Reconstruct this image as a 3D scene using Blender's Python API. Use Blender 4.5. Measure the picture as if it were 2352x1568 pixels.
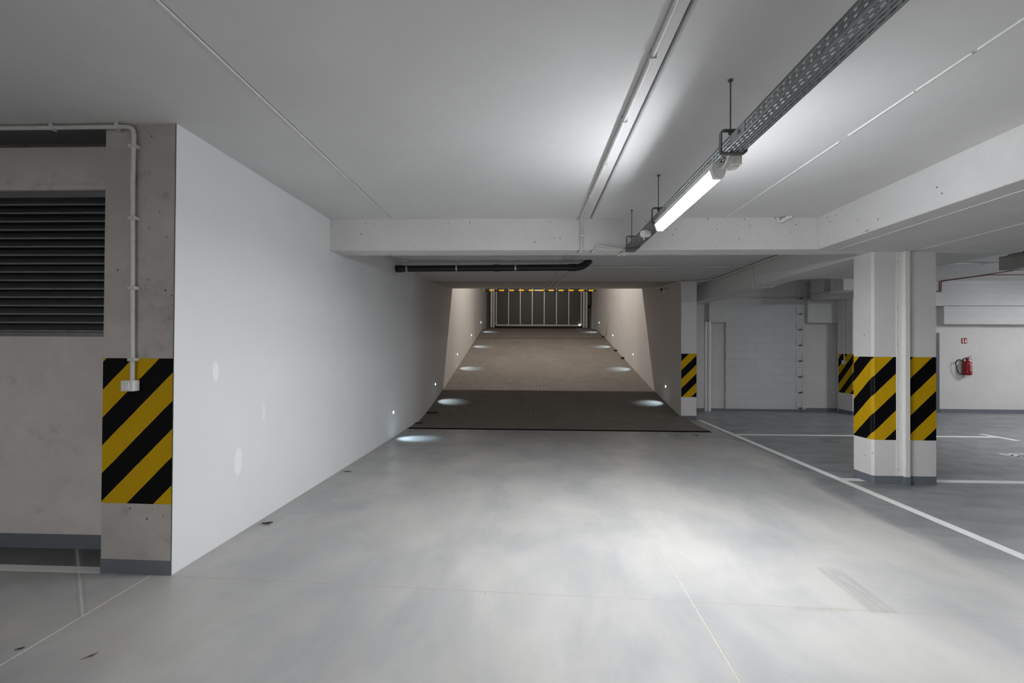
import bpy, bmesh, math, random
from mathutils import Vector, Matrix
S = bpy.context.scene
for o in list(bpy.data.objects): bpy.data.objects.remove(o, do_unlink=True)
COL = S.collection
PI = math.pi
random.seed(7)

# ------------------------------------------------------------------ camera, world, exposure
cam_d = bpy.data.cameras.new('camera'); cam = bpy.data.objects.new('camera', cam_d); COL.objects.link(cam)
S.camera = cam
YAW, PITCH, ROLL = 0.03706, 0.0083, 0.0055
f = Vector((-math.sin(YAW)*math.cos(PITCH), math.cos(YAW)*math.cos(PITCH), math.sin(PITCH)))
r0 = f.cross(Vector((0, 0, 1))).normalized(); u0 = r0.cross(f)
r = r0*math.cos(ROLL) + u0*math.sin(ROLL); u = -r0*math.sin(ROLL) + u0*math.cos(ROLL)
M4 = Matrix((r, u, -f)).transposed().to_4x4(); M4.translation = Vector((0, 0, 1.55))
cam.matrix_world = M4
cam_d.sensor_width = 36.0; cam_d.lens = 1080.0/2352*36.0; cam_d.shift_y = 6.8/2352
cam_d.clip_start = 0.05; cam_d.clip_end = 200
w = bpy.data.worlds.new('world'); S.world = w; w.use_nodes = True
w.node_tree.nodes['Background'].inputs[0].default_value = (0.05, 0.05, 0.06, 1)
w.node_tree.nodes['Background'].inputs[1].default_value = 0.3
vs = S.view_settings
S.display_settings.display_device = 'sRGB'
vs.view_transform = 'Standard'; vs.look = 'None'; vs.exposure = 0.2; vs.gamma = 1.0; vs.use_curve_mapping = False
LAMP = 84.0         # radiance of the lit battens
DOWN_W = 96.0        # watts each lit batten throws straight down
RAMP_W = 250.0       # watts of the hall lamp above the ramp
STEP_W = 32.0        # watts of one step light

# ------------------------------------------------------------------ node helpers
def newmat(name):
    m = bpy.data.materials.new(name); m.use_nodes = True
    nt = m.node_tree; b = nt.nodes['Principled BSDF']
    return m, nt, b
class NT:
    def __init__(s, nt): s.nt = nt
    def n(s, t, **k):
        a = s.nt.nodes.new(t)
        for q, v in k.items(): setattr(a, q, v)
        return a
    def _set(s, sock, v):
        if isinstance(v, (int, float)): sock.default_value = v
        elif isinstance(v, (tuple, list)): sock.default_value = (tuple(v)+(1,))[:len(sock.default_value)] if len(sock.default_value) == 4 else tuple(v)
        else: s.nt.links.new(v, sock)
    def m(s, op, a, b=0.0, c=None, clamp=False):
        x = s.n('ShaderNodeMath', operation=op, use_clamp=clamp)
        s._set(x.inputs[0], a); s._set(x.inputs[1], b)
        if c is not None: s._set(x.inputs[2], c)
        return x.outputs[0]
    def mix(s, fac, a, b, mode='MIX'):
        x = s.n('ShaderNodeMix', data_type='RGBA', blend_type=mode)
        s._set(x.inputs[0], fac); s._set(x.inputs[6], a); s._set(x.inputs[7], b)
        return x.outputs[2]
    def noise(s, vec, scale, detail=4, rough=0.55, dist=0.0):
        x = s.n('ShaderNodeTexNoise'); s._set(x.inputs['Vector'], vec)
        x.inputs['Scale'].default_value = scale; x.inputs['Detail'].default_value = detail
        x.inputs['Roughness'].default_value = rough; x.inputs['Distortion'].default_value = dist
        return x.outputs['Fac']
    def ramp(s, v, lo, hi, a=0.0, b=1.0, smooth=True):
        x = s.n('ShaderNodeMapRange', interpolation_type='SMOOTHSTEP' if smooth else 'LINEAR', clamp=True)
        s._set(x.inputs[0], v); x.inputs[1].default_value = lo; x.inputs[2].default_value = hi
        x.inputs[3].default_value = a; x.inputs[4].default_value = b
        return x.outputs[0]
    def pos(s): return s.n('ShaderNodeNewGeometry').outputs['Position']
    def scale(s, vec, sx, sy, sz):
        x = s.n('ShaderNodeMapping'); s._set(x.inputs['Vector'], vec); x.inputs['Scale'].default_value = (sx, sy, sz)
        return x.outputs[0]
    def xyz(s, vec):
        x = s.n('ShaderNodeSeparateXYZ'); s._set(x.inputs[0], vec); return x.outputs
    def bump(s, h, strength, dist, b):
        x = s.n('ShaderNodeBump'); x.inputs['Strength'].default_value = strength; x.inputs['Distance'].default_value = dist
        s._set(x.inputs['Height'], h); s.nt.links.new(x.outputs[0], b.inputs['Normal'])

def plain(name, col, rough=0.5, metal=0.0, var=0.06, spec=0.5):
    m, nt, b = newmat(name); N = NT(nt)
    nz = N.noise(N.n('ShaderNodeTexCoord').outputs['Object'], 14, 3)
    N._set(b.inputs['Base Color'], N.mix(N.ramp(nz, .3, .7), tuple(c*(1-var) for c in col), tuple(min(1, c*(1+var)) for c in col)))
    b.inputs['Roughness'].default_value = rough; b.inputs['Metallic'].default_value = metal
    b.inputs['Specular IOR Level'].default_value = spec
    return m
def concrete(name, col, rough=0.75, var=0.07, pits=0.0, dirt=0.0, boards=0.0, blocks=False, spec=0.3, dirtcol=(.12, .11, .1)):
    m, nt, b = newmat(name); N = NT(nt); p = N.pos()
    n1 = N.noise(p, 1.3, 5); n2 = N.noise(p, 11, 5)
    c = N.mix(N.ramp(n1, .3, .7), tuple(k*(1-var) for k in col), tuple(min(1, k*(1+var)) for k in col))
    c = N.mix(N.ramp(n2, .35, .75, 0, .35), c, tuple(k*(1-var*1.4) for k in col))
    h = N.noise(p, 60, 4)
    if dirt:
        d = N.m('MULTIPLY', N.ramp(N.noise(p, 2.4, 6, .65, .4), .52, .75), N.ramp(N.noise(p, 9, 4), .4, .7))
        c = N.mix(N.m('MULTIPLY', d, dirt), c, dirtcol)
    if pits:
        v = N.n('ShaderNodeTexVoronoi'); N._set(v.inputs['Vector'], p); v.inputs['Scale'].default_value = 17
        vc = N.xyz(v.outputs['Color'])
        size = N.m('MULTIPLY', vc[0], .17)
        on = N.m('GREATER_THAN', vc[1], 1-pits)
        on = N.m('MULTIPLY', on, N.ramp(N.noise(p, 1.7, 2), .42, .55))
        hit = N.m('MULTIPLY', N.m('LESS_THAN', v.outputs['Distance'], size), on)
        c = N.mix(N.m('MULTIPLY', hit, .75), c, (.07, .065, .06))
        h = N.m('SUBTRACT', h, N.m('MULTIPLY', hit, 2.0))
    if boards:
        z = N.xyz(p)[2]
        g = N.m('LESS_THAN', N.m('FRACT', N.m('DIVIDE', N.m('SUBTRACT', z, 2.232), boards)), .03)
        c = N.mix(N.m('MULTIPLY', g, .35), c, (.25, .24, .23)); h = N.m('SUBTRACT', h, N.m('MULTIPLY', g, 3.0))
    if blocks:
        cb = N.n('ShaderNodeCombineXYZ'); q = N.xyz(p)
        N._set(cb.inputs[0], q[0]); N._set(cb.inputs[1], N.m('ADD', q[2], .09))
        br = N.n('ShaderNodeTexBrick'); N._set(br.inputs['Vector'], cb.outputs[0])
        br.inputs['Scale'].default_value = 1.0; br.inputs['Brick Width'].default_value = .5; br.inputs['Row Height'].default_value = .2
        br.inputs['Mortar Size'].default_value = .004; br.inputs['Mortar Smooth'].default_value = .2
        br.inputs['Color1'].default_value = (0, 0, 0, 1); br.inputs['Color2'].default_value = (.35, .35, .35, 1)
        c = N.mix(N.m('MULTIPLY', N.ramp(N.noise(p, 1.8, 3), .35, .6), N.m('MULTIPLY', br.outputs['Fac'], .5)), c, (.2, .2, .2))
        h = N.m('SUBTRACT', h, N.m('MULTIPLY', br.outputs['Fac'], 2.0))
    N._set(b.inputs['Base Color'], c); b.inputs['Roughness'].default_value = rough
    b.inputs['Specular IOR Level'].default_value = spec
    N.bump(h, .12, .004, b)
    return m
def emissive(name, col, k):
    m, nt, b = newmat(name)
    b.inputs['Base Color'].default_value = (.9, .9, .9, 1)
    b.inputs['Emission Color'].default_value = tuple(col)+(1,); b.inputs['Emission Strength'].default_value = k
    return m
def stripes(name, period, t0, yellow=(.60, .36, .004), black=(.002, .002, .003)):
    m, nt, b = newmat(name); N = NT(nt)
    uv = N.xyz(N.n('ShaderNodeUVMap').outputs[0])
    wob = N.m('MULTIPLY', N.m('SUBTRACT', N.noise(N.pos(), 9, 2), .5), .008)
    t = N.m('ADD', N.m('SUBTRACT', uv[1], uv[0]), wob)
    fr = N.m('FRACT', N.m('ADD', N.m('DIVIDE', N.m('SUBTRACT', t0, t), period), 20.0))
    isy = N.m('LESS_THAN', fr, .5)
    yv = N.mix(N.ramp(N.noise(N.pos(), 5, 4), .3, .7), tuple(k*.93 for k in yellow), yellow)
    N._set(b.inputs['Base Color'], N.mix(isy, black, yv)); b.inputs['Roughness'].default_value = .6
    b.inputs['Specular IOR Level'].default_value = .12
    return m

# ------------------------------------------------------------------ materials
WHITE = concrete('white wall paint', (.78, .79, .80), .7, .025)
CEIL = concrete('ceiling paint', (.66, .655, .65), .8, .03)
BEAMP = concrete('painted precast concrete', (.70, .69, .68), .75, .05, pits=.85)
COLP = concrete('painted column concrete', (.74, .72, .71), .7, .04, pits=.16)
RAW = concrete('raw grey concrete', (.50, .47, .445), .8, .14, pits=.3, dirt=.8)
RAWP = concrete('pale grimy concrete', (.66, .62, .595), .8, .09, pits=.35, dirt=.45)
BACKW = concrete('back wall paint', (.64, .62, .61), .75, .04)
LINT = concrete('board marked concrete', (.63, .63, .62), .75, .05, boards=.19)
BLOCK = concrete('painted blockwork', (.60, .60, .60), .75, .03, blocks=True)
RAMPW = concrete('ramp wall plaster', (.60, .575, .55), .8, .03)
BASEB = concrete('grey base coat', (.155, .175, .195), .5, .08)
SHADOWGAP = plain('dark joint', (.02, .02, .02), .9)
SEAL = plain('white sealant', (.75, .74, .73), .6)
GALV = plain('galvanised steel', (.235, .255, .26), .42, .75, .1)
HANG = plain('dark zinc steel', (.13, .14, .14), .5, .6, .1)
PLASTIC = plain('white plastic', (.80, .79, .77), .4)
CONDUIT = plain('pale grey plastic pipe', (.62, .61, .59), .45)
BLACKP = plain('black plastic', (.010, .010, .012), .38)
STEELD = plain('dark steel sheet', (.055, .053, .050), .42, .6, .08)
STEELL = plain('bright steel profile', (.46, .47, .46), .38, .75, .06)
ZINC = plain('clamp zinc', (.6, .6, .6), .35, .9)
LOUV = plain('anthracite metal', (.22, .225, .24), .32, .5, .08)
OLIVE = plain('dark olive wall lining', (.10, .10, .075), .7)
RED = plain('red enamel', (.27, .007, .012), .28)
REDW = plain('dark red cable', (.16, .02, .015), .5)
LABELW = plain('white print', (.8, .78, .75), .5)
RUBBER = plain('black rubber', (.010, .010, .010), .9, spec=.1)
PAINTL = concrete('white floor paint', (.78, .78, .77), .55, .04)
LEAF = plain('dry brown leaf', (.16, .075, .035), .8, 0, .35)
LEAFD = plain('dark wet leaf', (.045, .035, .028), .8, 0, .35)
DOORG = plain('grey door paint', (.12, .125, .12), .45)
GUARD = plain('white coated metal', (.80, .79, .76), .24, .0, .02)
LITE = emissive('lit diffuser', (.92, .955, 1.0), LAMP)
LITEDIM = emissive('dimmed diffuser', (.92, .955, 1.0), LAMP*.08)  # plain diffuser of the rear lamps, glow cut to keep the ceiling dark
LED = emissive('lit led lens', (.82, .92, 1.0), 30.0)
UNLIT = plain('unlit diffuser', (.5, .5, .49), .35)

def floor_material():
    m, nt, b = newmat('polished concrete floor'); N = NT(nt); p = N.pos(); q = N.xyz(p); x, y = q[0], q[1]
    a = N.noise(N.scale(p, 1.0, .55, 1), 1.1, 6, .6, .35); c2 = N.noise(N.scale(p, 2.4, .8, 1), 2.0, 5, .6, .2); fine = N.noise(p, 34, 4)
    c = N.mix(N.ramp(a, .36, .64), (.315, .318, .32), (.435, .424, .405))
    c = N.mix(N.ramp(c2, .38, .72, 0, .6), c, (.385, .37, .345))
    c = N.mix(N.ramp(N.noise(p, .8, 3, .5), .52, .70, 0, .35), c, (.285, .29, .295))
    c = N.mix(N.ramp(fine, .4, .8, 0, .18), c, (.34, .34, .34))
    # darker coat of the parking bays
    edge = N.m('ADD', N.m('SUBTRACT', x, N.m('MULTIPLY', N.m('SUBTRACT', y, 4.0), .08)), N.m('MULTIPLY', N.m('SUBTRACT', N.noise(N.scale(p, 2.2, .5, 1), 1.6, 4), .5), .5))
    bay = N.m('MULTIPLY', N.ramp(edge, 3.13, 3.33), N.ramp(y, 2.2, 4.6))
    lane = N.ramp(y, 6.8, 9.4)  # floor colour darkened towards the drain to deepen the shade there
    dark = N.mix(N.ramp(N.noise(N.scale(p, .8, 2.4, 1), 1.3, 5, .6, .4), .3, .7), (.165, .175, .185), (.26, .265, .265))
    c = N.mix(N.m('MULTIPLY', bay, .92), c, dark)
    c = N.mix(N.m('MULTIPLY', N.m('MULTIPLY', lane, N.m('SUBTRACT', 1.0, bay)), .5), c, (.21, .21, .205))
    # left bay, shade by the wall painted in as blotchy darkening
    lft = N.m('MULTIPLY', N.ramp(N.m('SUBTRACT', -2.3, x), 0.0, .5), N.ramp(N.noise(N.scale(p, 1.3, 2.2, 1), 2.0, 4), .3, .62))
    c = N.mix(N.m('MULTIPLY', lft, .22), c, (.20, .205, .205))
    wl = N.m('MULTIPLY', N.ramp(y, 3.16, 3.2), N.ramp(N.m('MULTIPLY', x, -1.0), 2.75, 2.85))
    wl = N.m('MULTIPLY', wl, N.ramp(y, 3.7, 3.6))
    c = N.mix(N.m('MULTIPLY', wl, .8), c, (.07, .07, .07))  # dark strip of floor along the louvre wall
    rub = N.noise(p, 26, 3)
    def line(d, wd, col, k, lo=None):
        nonlocal c
        mm = N.m('LESS_THAN', N.m('ABSOLUTE', d), wd)
        if lo is not None: mm = N.m('MULTIPLY', mm, lo)
        c = N.mix(N.m('MULTIPLY', mm, N.m('MULTIPLY', N.ramp(rub, .25, .6, .35, 1), k)), c, col)
    # saw cut running away from the viewer, filled pale
    dA = N.m('SUBTRACT', N.m('SUBTRACT', x, 1.047), N.m('MULTIPLY', N.m('SUBTRACT', y, 4.658), .0244))
    line(dA, .008, (.27, .245, .20), .45, N.m('LESS_THAN', y, 4.75)); line(dA, .0032, (.55, .52, .45), .9, N.m('LESS_THAN', y, 4.75))
    dB = N.m('SUBTRACT', y, N.m('ADD', 3.105-.0484*2.413, N.m('MULTIPLY', x, -.0484)))
    line(dB, .0045, (.31, .28, .23), .7, N.m('GREATER_THAN', x, -2.42))
    line(N.m('ADD', x, 2.555), .006, (.66, .66, .63), .9, N.m('LESS_THAN', y, 3.12))
    dC = N.m('SUBTRACT', N.m('ADD', x, 3.489), N.m('MULTIPLY', N.m('SUBTRACT', 3.52, y), 1.0386))
    lc = N.m('MULTIPLY', N.m('LESS_THAN', x, -2.56), N.m('LESS_THAN', y, 3.55))
    line(dC, .035, (.25, .25, .24), .4, lc); line(dC, .010, (.55, .54, .51), .8, lc)
    # scuffs left by tyres
    def patch(x0, x1, y0, y1, sh, k, col=(.235, .23, .215)):
        nonlocal c
        xs = N.m('ADD', x, N.m('MULTIPLY', N.m('SUBTRACT', y, y0), sh))
        mm = N.m('MULTIPLY', N.m('MULTIPLY', N.ramp(xs, x0-.008, x0+.008), N.ramp(xs, x1+.008, x1-.008)), N.m('MULTIPLY', N.ramp(y, y0-.02, y0+.02), N.ramp(y, y1+.05, y1-.05)))
        st = N.ramp(N.noise(N.scale(p, 18, 1.2, 1), 2.5, 3), .35, .65, .35, 1)
        c = N.mix(N.m('MULTIPLY', N.m('MULTIPLY', mm, st), k), c, col)
    patch(.52, .68, 2.97, 3.40, .03, .16); patch(2.03, 2.19, 2.87, 3.44, -.03, .5)
    patch(1.59, 1.92, 2.876, 2.892, 0, .9, (.27, .24, .2))
    # ring stain
    rr = N.m('SQRT', N.m('ADD', N.m('POWER', N.m('SUBTRACT', x, 2.40), 2), N.m('POWER', N.m('SUBTRACT', y, 3.03), 2)))
    c = N.mix(N.m('MULTIPLY', N.ramp(N.m('ABSOLUTE', N.m('SUBTRACT', rr, .062)), .022, 0), .22), c, (.27, .28, .29))
    # small dark specks
    v = N.n('ShaderNodeTexVoronoi'); N._set(v.inputs['Vector'], p); v.inputs['Scale'].default_value = 5.0
    vc = N.xyz(v.outputs['Color'])
    hit = N.m('MULTIPLY', N.m('LESS_THAN', v.outputs['Distance'], N.m('MULTIPLY', vc[0], .045)), N.m('GREATER_THAN', vc[1], .86))
    c = N.mix(N.m('MULTIPLY', hit, .8), c, (.07, .06, .05))
    N._set(b.inputs['Base Color'], c)
    N._set(b.inputs['Roughness'], N.ramp(N.noise(p, 3, 4), .3, .7, .30, .46))
    b.inputs['Specular IOR Level'].default_value = .35
    N.bump(N.noise(p, 8, 3), .03, .004, b)
    return m
FLOOR = floor_material()
def paver_material():
    m, nt, b = newmat('concrete ramp pavers'); N = NT(nt); p = N.pos(); q = N.xyz(p)
    cb = N.n('ShaderNodeCombineXYZ'); N._set(cb.inputs[0], q[0]); N._set(cb.inputs[1], q[1])
    br = N.n('ShaderNodeTexBrick'); N._set(br.inputs['Vector'], cb.outputs[0])
    br.inputs['Scale'].default_value = 1; br.inputs['Brick Width'].default_value = .2; br.inputs['Row Height'].default_value = .165
    br.inputs['Mortar Size'].default_value = .006; br.inputs['Mortar Smooth'].default_value = .3
    br.inputs['Color1'].default_value = (.165, .144, .12, 1); br.inputs['Color2'].default_value = (.20, .178, .152, 1); br.inputs['Mortar'].default_value = (.045, .04, .034, 1)
    wear = N.ramp(N.noise(N.scale(p, .8, .35, 1), 1.5, 4), .35, .65)
    base = N.mix(wear, (.172, .152, .128), (.198, .174, .15))
    c = N.mix(N.m('ADD', N.m('MULTIPLY', N.ramp(N.noise(p, .9, 2), .42, .58), .5), .42), base, br.outputs['Color'])
    c = N.mix(N.ramp(N.noise(p, 22, 4), .45, .75, 0, .35), c, (.15, .133, .116))
    N._set(b.inputs['Base Color'], c); b.inputs['Roughness'].default_value = .72; b.inputs['Specular IOR Level'].default_value = .3
    N.bump(N.m('MULTIPLY', br.outputs['Fac'], -1.0), .35, .006, b)
    return m
PAVER = paver_material()
def left_wall_material():
    m, nt, b = newmat('white wall with touch-ups'); N = NT(nt); p = N.pos(); q = N.xyz(p)
    n1 = N.noise(p, 1.2, 4)
    c = N.mix(N.ramp(n1, .3, .7), (.77, .785, .795), (.80, .805, .81))
    for (yy, zz, ry, rz, k) in ((3.525, 1.36, .035, .085, .8), (3.81, .60, .05, .12, .8), (4.17, .966, .022, .08, .5)):
        d = N.m('ADD', N.m('POWER', N.m('DIVIDE', N.m('SUBTRACT', q[1], yy), ry), 2), N.m('POWER', N.m('DIVIDE', N.m('SUBTRACT', q[2], zz), rz), 2))
        d = N.m('ADD', d, N.m('MULTIPLY', N.m('SUBTRACT', N.noise(p, 24, 3), .5), .9))
        c = N.mix(N.ramp(d, 1.25, .5, 0, k), c, (.93, .93, .93))
    base = N.m('MULTIPLY', N.ramp(q[2], .012, .004), .5)
    c = N.mix(base, c, (.5, .42, .33))
    c = N.mix(N.ramp(q[1], 9.0, 10.5), c, (.60, .575, .55))  # ramp stretch of the wall darkened in colour to deepen its shade
    N._set(b.inputs['Base Color'], c); b.inputs['Roughness'].default_value = .6; b.inputs['Specular IOR Level'].default_value = .3
    N.bump(N.noise(p, 90, 3), .06, .003, b)
    return m
LEFTW = left_wall_material()

# ------------------------------------------------------------------ mesh helpers
class MB:
    def __init__(s): s.v = []; s.f = []; s.sm = []; s.uv = {}
    def add(s, vs, fs, smooth=False, uvs=None):
        o = len(s.v); s.v += [tuple(p) for p in vs]
        for i, q in enumerate(fs):
            if uvs: s.uv[len(s.f)] = uvs[i]
            s.f.append([o+k for k in q]); s.sm.append(smooth)
        return s
    def box(s, x0, x1, y0, y1, z0, z1):
        v = [(x0, y0, z0), (x1, y0, z0), (x1, y1, z0), (x0, y1, z0), (x0, y0, z1), (x1, y0, z1), (x1, y1, z1), (x0, y1, z1)]
        return s.add(v, [(3, 2, 1, 0), (4, 5, 6, 7), (0, 1, 5, 4), (1, 2, 6, 5), (2, 3, 7, 6), (3, 0, 4, 7)])
    def prism(s, poly, z0, z1):           # plan polygon, counter-clockwise
        n = len(poly); z0f = z0 if callable(z0) else (lambda p: z0); z1f = z1 if callable(z1) else (lambda p: z1)
        v = [(p[0], p[1], z0f(p)) for p in poly] + [(p[0], p[1], z1f(p)) for p in poly]
        fs = [tuple(range(n))[::-1], tuple(range(n, 2*n))] + [(i, (i+1) % n, n+(i+1) % n, n+i) for i in range(n)]
        return s.add(v, fs)
    def extr(s, prof, axis, a0, a1, smooth=False):   # profile (u,v) swept along axis
        n = len(prof)
        def P(q, a): return {'x': (a, q[0], q[1]), 'y': (q[0], a, q[1])}[axis]
        v = [P(q, a0) for q in prof] + [P(q, a1) for q in prof]
        fs = [(i, (i+1) % n, n+(i+1) % n, n+i) for i in range(n)] + [tuple(range(n))[::-1], tuple(range(n, 2*n))]
        return s.add(v, fs, smooth)
    def tube(s, path, rad, seg=10, cap=True):
        pts = [Vector(p) for p in path]; rings = []; up = None
        for i, p in enumerate(pts):
            if i == 0: d = pts[1]-p
            elif i == len(pts)-1: d = p-pts[-2]
            else: d = (pts[i+1]-p).normalized() + (p-pts[i-1]).normalized()
            d.normalize()
            if up is None:
                up = Vector((0, 0, 1)) if abs(d.z) < .9 else Vector((1, 0, 0))
            a = d.cross(up).normalized(); up = a.cross(d).normalized()
            rr = rad[i] if isinstance(rad, (list, tuple)) else rad
            rings.append([p + a*math.cos(2*PI*k/seg)*rr + up*math.sin(2*PI*k/seg)*rr for k in range(seg)])
        v = [q for ring in rings for q in ring]; fs = []
        for i in range(len(rings)-1):
            for k in range(seg):
                fs.append((i*seg+k, i*seg+(k+1) % seg, (i+1)*seg+(k+1) % seg, (i+1)*seg+k))
        s.add(v, fs, True)
        if cap:
            n = (len(rings)-1)*seg; o = len(s.v)-len(v)
            s.f.append([o+k for k in range(seg)][::-1]); s.sm.append(False)
            s.f.append([o+n+k for k in range(seg)]); s.sm.append(False)
        return s
    def lathe(s, prof, c, seg=24, axis='z'):   # (radius, height)
        v = []; fs = []
        for (rr, h) in prof:
            for k in range(seg):
                a = 2*PI*k/seg; x, y = rr*math.cos(a), rr*math.sin(a)
                v.append({'z': (c[0]+x, c[1]+y, c[2]+h), 'x': (c[0]+h, c[1]+x, c[2]+y), 'y': (c[0]+y, c[1]+h, c[2]+x)}[axis])
        for i in range(len(prof)-1):
            for k in range(seg): fs.append((i*seg+k, i*seg+(k+1) % seg, (i+1)*seg+(k+1) % seg, (i+1)*seg+k))
        s.add(v, fs, True); o = len(s.v)-len(v); n = (len(prof)-1)*seg
        s.f.append([o+k for k in range(seg)][::-1]); s.sm.append(False)
        s.f.append([o+n+k for k in range(seg)]); s.sm.append(False)
        return s
    def build(s, name, mat, parent=None, bevel=0, solid=0):
        base = Vector(parent['_b']) if parent and '_b' in parent else Vector((0, 0, 0))
        me = bpy.data.meshes.new(name)
        me.from_pydata([tuple(Vector(p)-base) for p in s.v], [], s.f)
        for i, p in enumerate(me.polygons): p.use_smooth = s.sm[i]
        if s.uv:
            l = me.uv_layers.new(name='UVMap')
            for i, p in enumerate(me.polygons):
                for j, li in enumerate(p.loop_indices): l.data[li].uv = s.uv.get(i, [(0, 0)]*8)[j]
        bm = bmesh.new(); bm.from_mesh(me)
        if not s.uv: bmesh.ops.recalc_face_normals(bm, faces=bm.faces)
        bm.to_mesh(me); bm.free()
        me.set_sharp_from_angle(angle=math.radians(40))
        me.materials.append(mat)
        o = bpy.data.objects.new(name, me); COL.objects.link(o)
        if parent:
            o.parent = parent; o['_b'] = tuple(base)
        else: o['_b'] = (0.0, 0.0, 0.0)
        if bevel:
            md = o.modifiers.new('edge', 'BEVEL'); md.width = bevel; md.segments = 2; md.limit_method = 'ANGLE'
        if solid:
            md = o.modifiers.new('sheet', 'SOLIDIFY'); md.thickness = solid; md.offset = 0
        return o
def thing(name, label, cat, loc, group=None, kind=None):
    o = bpy.data.objects.new(name, None); COL.objects.link(o); o.location = loc; o.empty_display_size = .1
    o['label'] = label; o['category'] = cat; o['_b'] = tuple(loc)
    if group: o['group'] = group
    if kind: o['kind'] = kind
    return o
def single(o, label, cat, group=None, kind=None):      # a thing that is one mesh: move its origin to its base
    me = o.data; zs = [v.co.z for v in me.vertices]
    c = Vector((sum(v.co.x for v in me.vertices)/len(zs), sum(v.co.y for v in me.vertices)/len(zs), min(zs)))
    me.transform(Matrix.Translation(-c)); o.location = c
    o['label'] = label; o['category'] = cat
    if group: o['group'] = group
    if kind: o['kind'] = kind
    return o
def struct(o, label=None):
    o['kind'] = 'structure'
    if label: o['label'] = label
    return o
def arc(p0, p1, p2, n=6):             # rounded corner as a quadratic curve
    p0, p1, p2 = map(Vector, (p0, p1, p2))
    return [tuple(p0*(1-t)**2 + p1*2*t*(1-t) + p2*t*t) for t in [k/n for k in range(n+1)]]
def rounded(path, rad):
    out = [path[0]]
    for a, b_, c in zip(path, path[1:], path[2:]):
        A, B, Cc = Vector(a), Vector(b_), Vector(c)
        k1 = min(rad, (A-B).length*.45); k2 = min(rad, (Cc-B).length*.45)
        out += arc(B+(A-B).normalized()*k1, B, B+(Cc-B).normalized()*k2)
    out.append(path[-1]); return out

CZ = 3.07        # main ceiling
WL = -2.335      # ramp wall, left inner face
def wr(y): return 3.345 - (y-10.5)*.0024     # ramp wall, right inner face

# ------------------------------------------------------------------ structure
FB = MB()
FB.box(-8.0, 14.2, -6.0, 8.93, -.25, 0.0); FB.box(3.43, 14.2, 8.93, 12.6, -.25, 0.0)
struct(FB.build('floor', FLOOR), 'grey polished concrete garage floor with pale saw cuts')
prof = [(9.07, 0), (9.8, .0), (10.3, .035), (10.7, .09), (11.2, .17), (11.8, .27), (12.4, .37), (13.2, .52), (15.13, .895), (18.73, 1.615), (22.2, 2.30), (22.9, 2.42), (23.6, 2.51), (25.9, 2.68)]
def rz(y):
    for (a, za), (b_, zb) in zip(prof, prof[1:]):
        if a <= y <= b_: return za + (zb-za)*(y-a)/(b_-a)
    return 0 if y < 9.5 else 2.68
RB = MB(); n = len(prof)
RB.extr([(y, z) for y, z in prof] + [(25.9, -.4), (9.07, -.4)], 'x', -2.36, 3.43)
struct(RB.build('floor_ramp', PAVER), 'brown grey paved ramp rising to the steel gate')
wp = [(-2.412, 3.11), (WL-.003, 8.0), (WL, 9.0), (WL, 26.2), (-2.75, 26.2), (-2.75, 3.60), (-2.4165, 3.60), (-2.4165, 3.11)]
WB = MB(); WB.prism(wp, -.3, CZ+.001)
WB.prism([(WL, 10.55), (WL, 26.2), (-2.75, 26.2), (-2.75, 10.55)], CZ-.001, 7.4)
struct(WB.build('wall_left', LEFTW), 'long white wall running down the left into the ramp')
# right wall of the ramp; its head is the striped post
WB = MB(); WB.prism([(wr(10.53), 10.53), (3.676, 10.53), (3.676, 26.2), (wr(26.2), 26.2)], -.3, 7.4)
struct(WB.build('wall_right', RAMPW), 'grey wall on the right side of the ramp')
struct(MB().box(-8.2, 14.4, -6.3, -6.0, -.2, 3.6).build('wall_front', COLP))
struct(MB().box(-8.3, -8.0, -6.2, 3.8, -.2, 3.6).build('wall_west', RAWP))
struct(MB().box(14.2, 14.5, -6.2, 12.8, -.2, 3.6).build('wall_east', BACKW))
LW = MB(); LW.box(-8.0, -2.93, 3.49, 3.80, -.2, 1.622); LW.box(-8.0, -2.93, 3.49, 3.80, 2.75, 3.085); LW.box(-8.0, -2.70, 4.1, 4.3, 2.9, 3.5); LW.box(-2.93, -2.70, 3.605, 4.2, 3.0, 3.5)
LW.box(-3.02, -2.93, 3.49, 3.80, 1.60, 2.76); LW.box(-8.0, -3.0, 3.72, 3.80, 1.60, 2.76)
struct(LW.build('wall_louvre', RAWP), 'pale grimy concrete wall around the louvre on the left')
struct(MB().box(-7.9, -2.93, 3.478, 3.495, 2.752, 2.79).build('trim_1', RAWP), 'thin concrete ledge above the louvre')
struct(MB().box(-7.95, -2.94, 3.482, 3.495, 0, .106).build('baseboard_left', BASEB), 'dark grey painted base along the louvre wall')
# back wall with its projecting lintels and block panel
BW = MB(); BW.box(3.676, 14.3, 12.22, 12.6, -.2, 3.6)
struct(BW.build('wall_back', BACKW), 'pale back wall of the parking bays')
PB = MB(); PB.box(5.0, 6.99, 12.175, 12.24, .045, 2.86)
struct(PB.build('wall_block_panel', BLOCK), 'painted blockwork panel in the back wall')
lint = MB(); lint.box(4.55, 5.02, 12.09, 12.23, 2.24, 2.86); o = lint.build('trim_2', LINT); struct(o, 'short board marked lintel left of the block panel')
lint = MB(); lint.box(6.99, 9.9, 12.08, 12.23, 2.232, 2.83); o = lint.build('trim_3', LINT); struct(o, 'board marked lintel right of the block panel')
lint = MB(); lint.box(8.6, 14.2, 12.04, 12.23, 2.66, 3.29); lint.box(10.27, 14.2, 12.04, 12.23, 2.21, 2.67)
o = lint.build('trim_4', LINT); struct(o, 'long stepped lintel of boards above the extinguisher')
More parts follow.
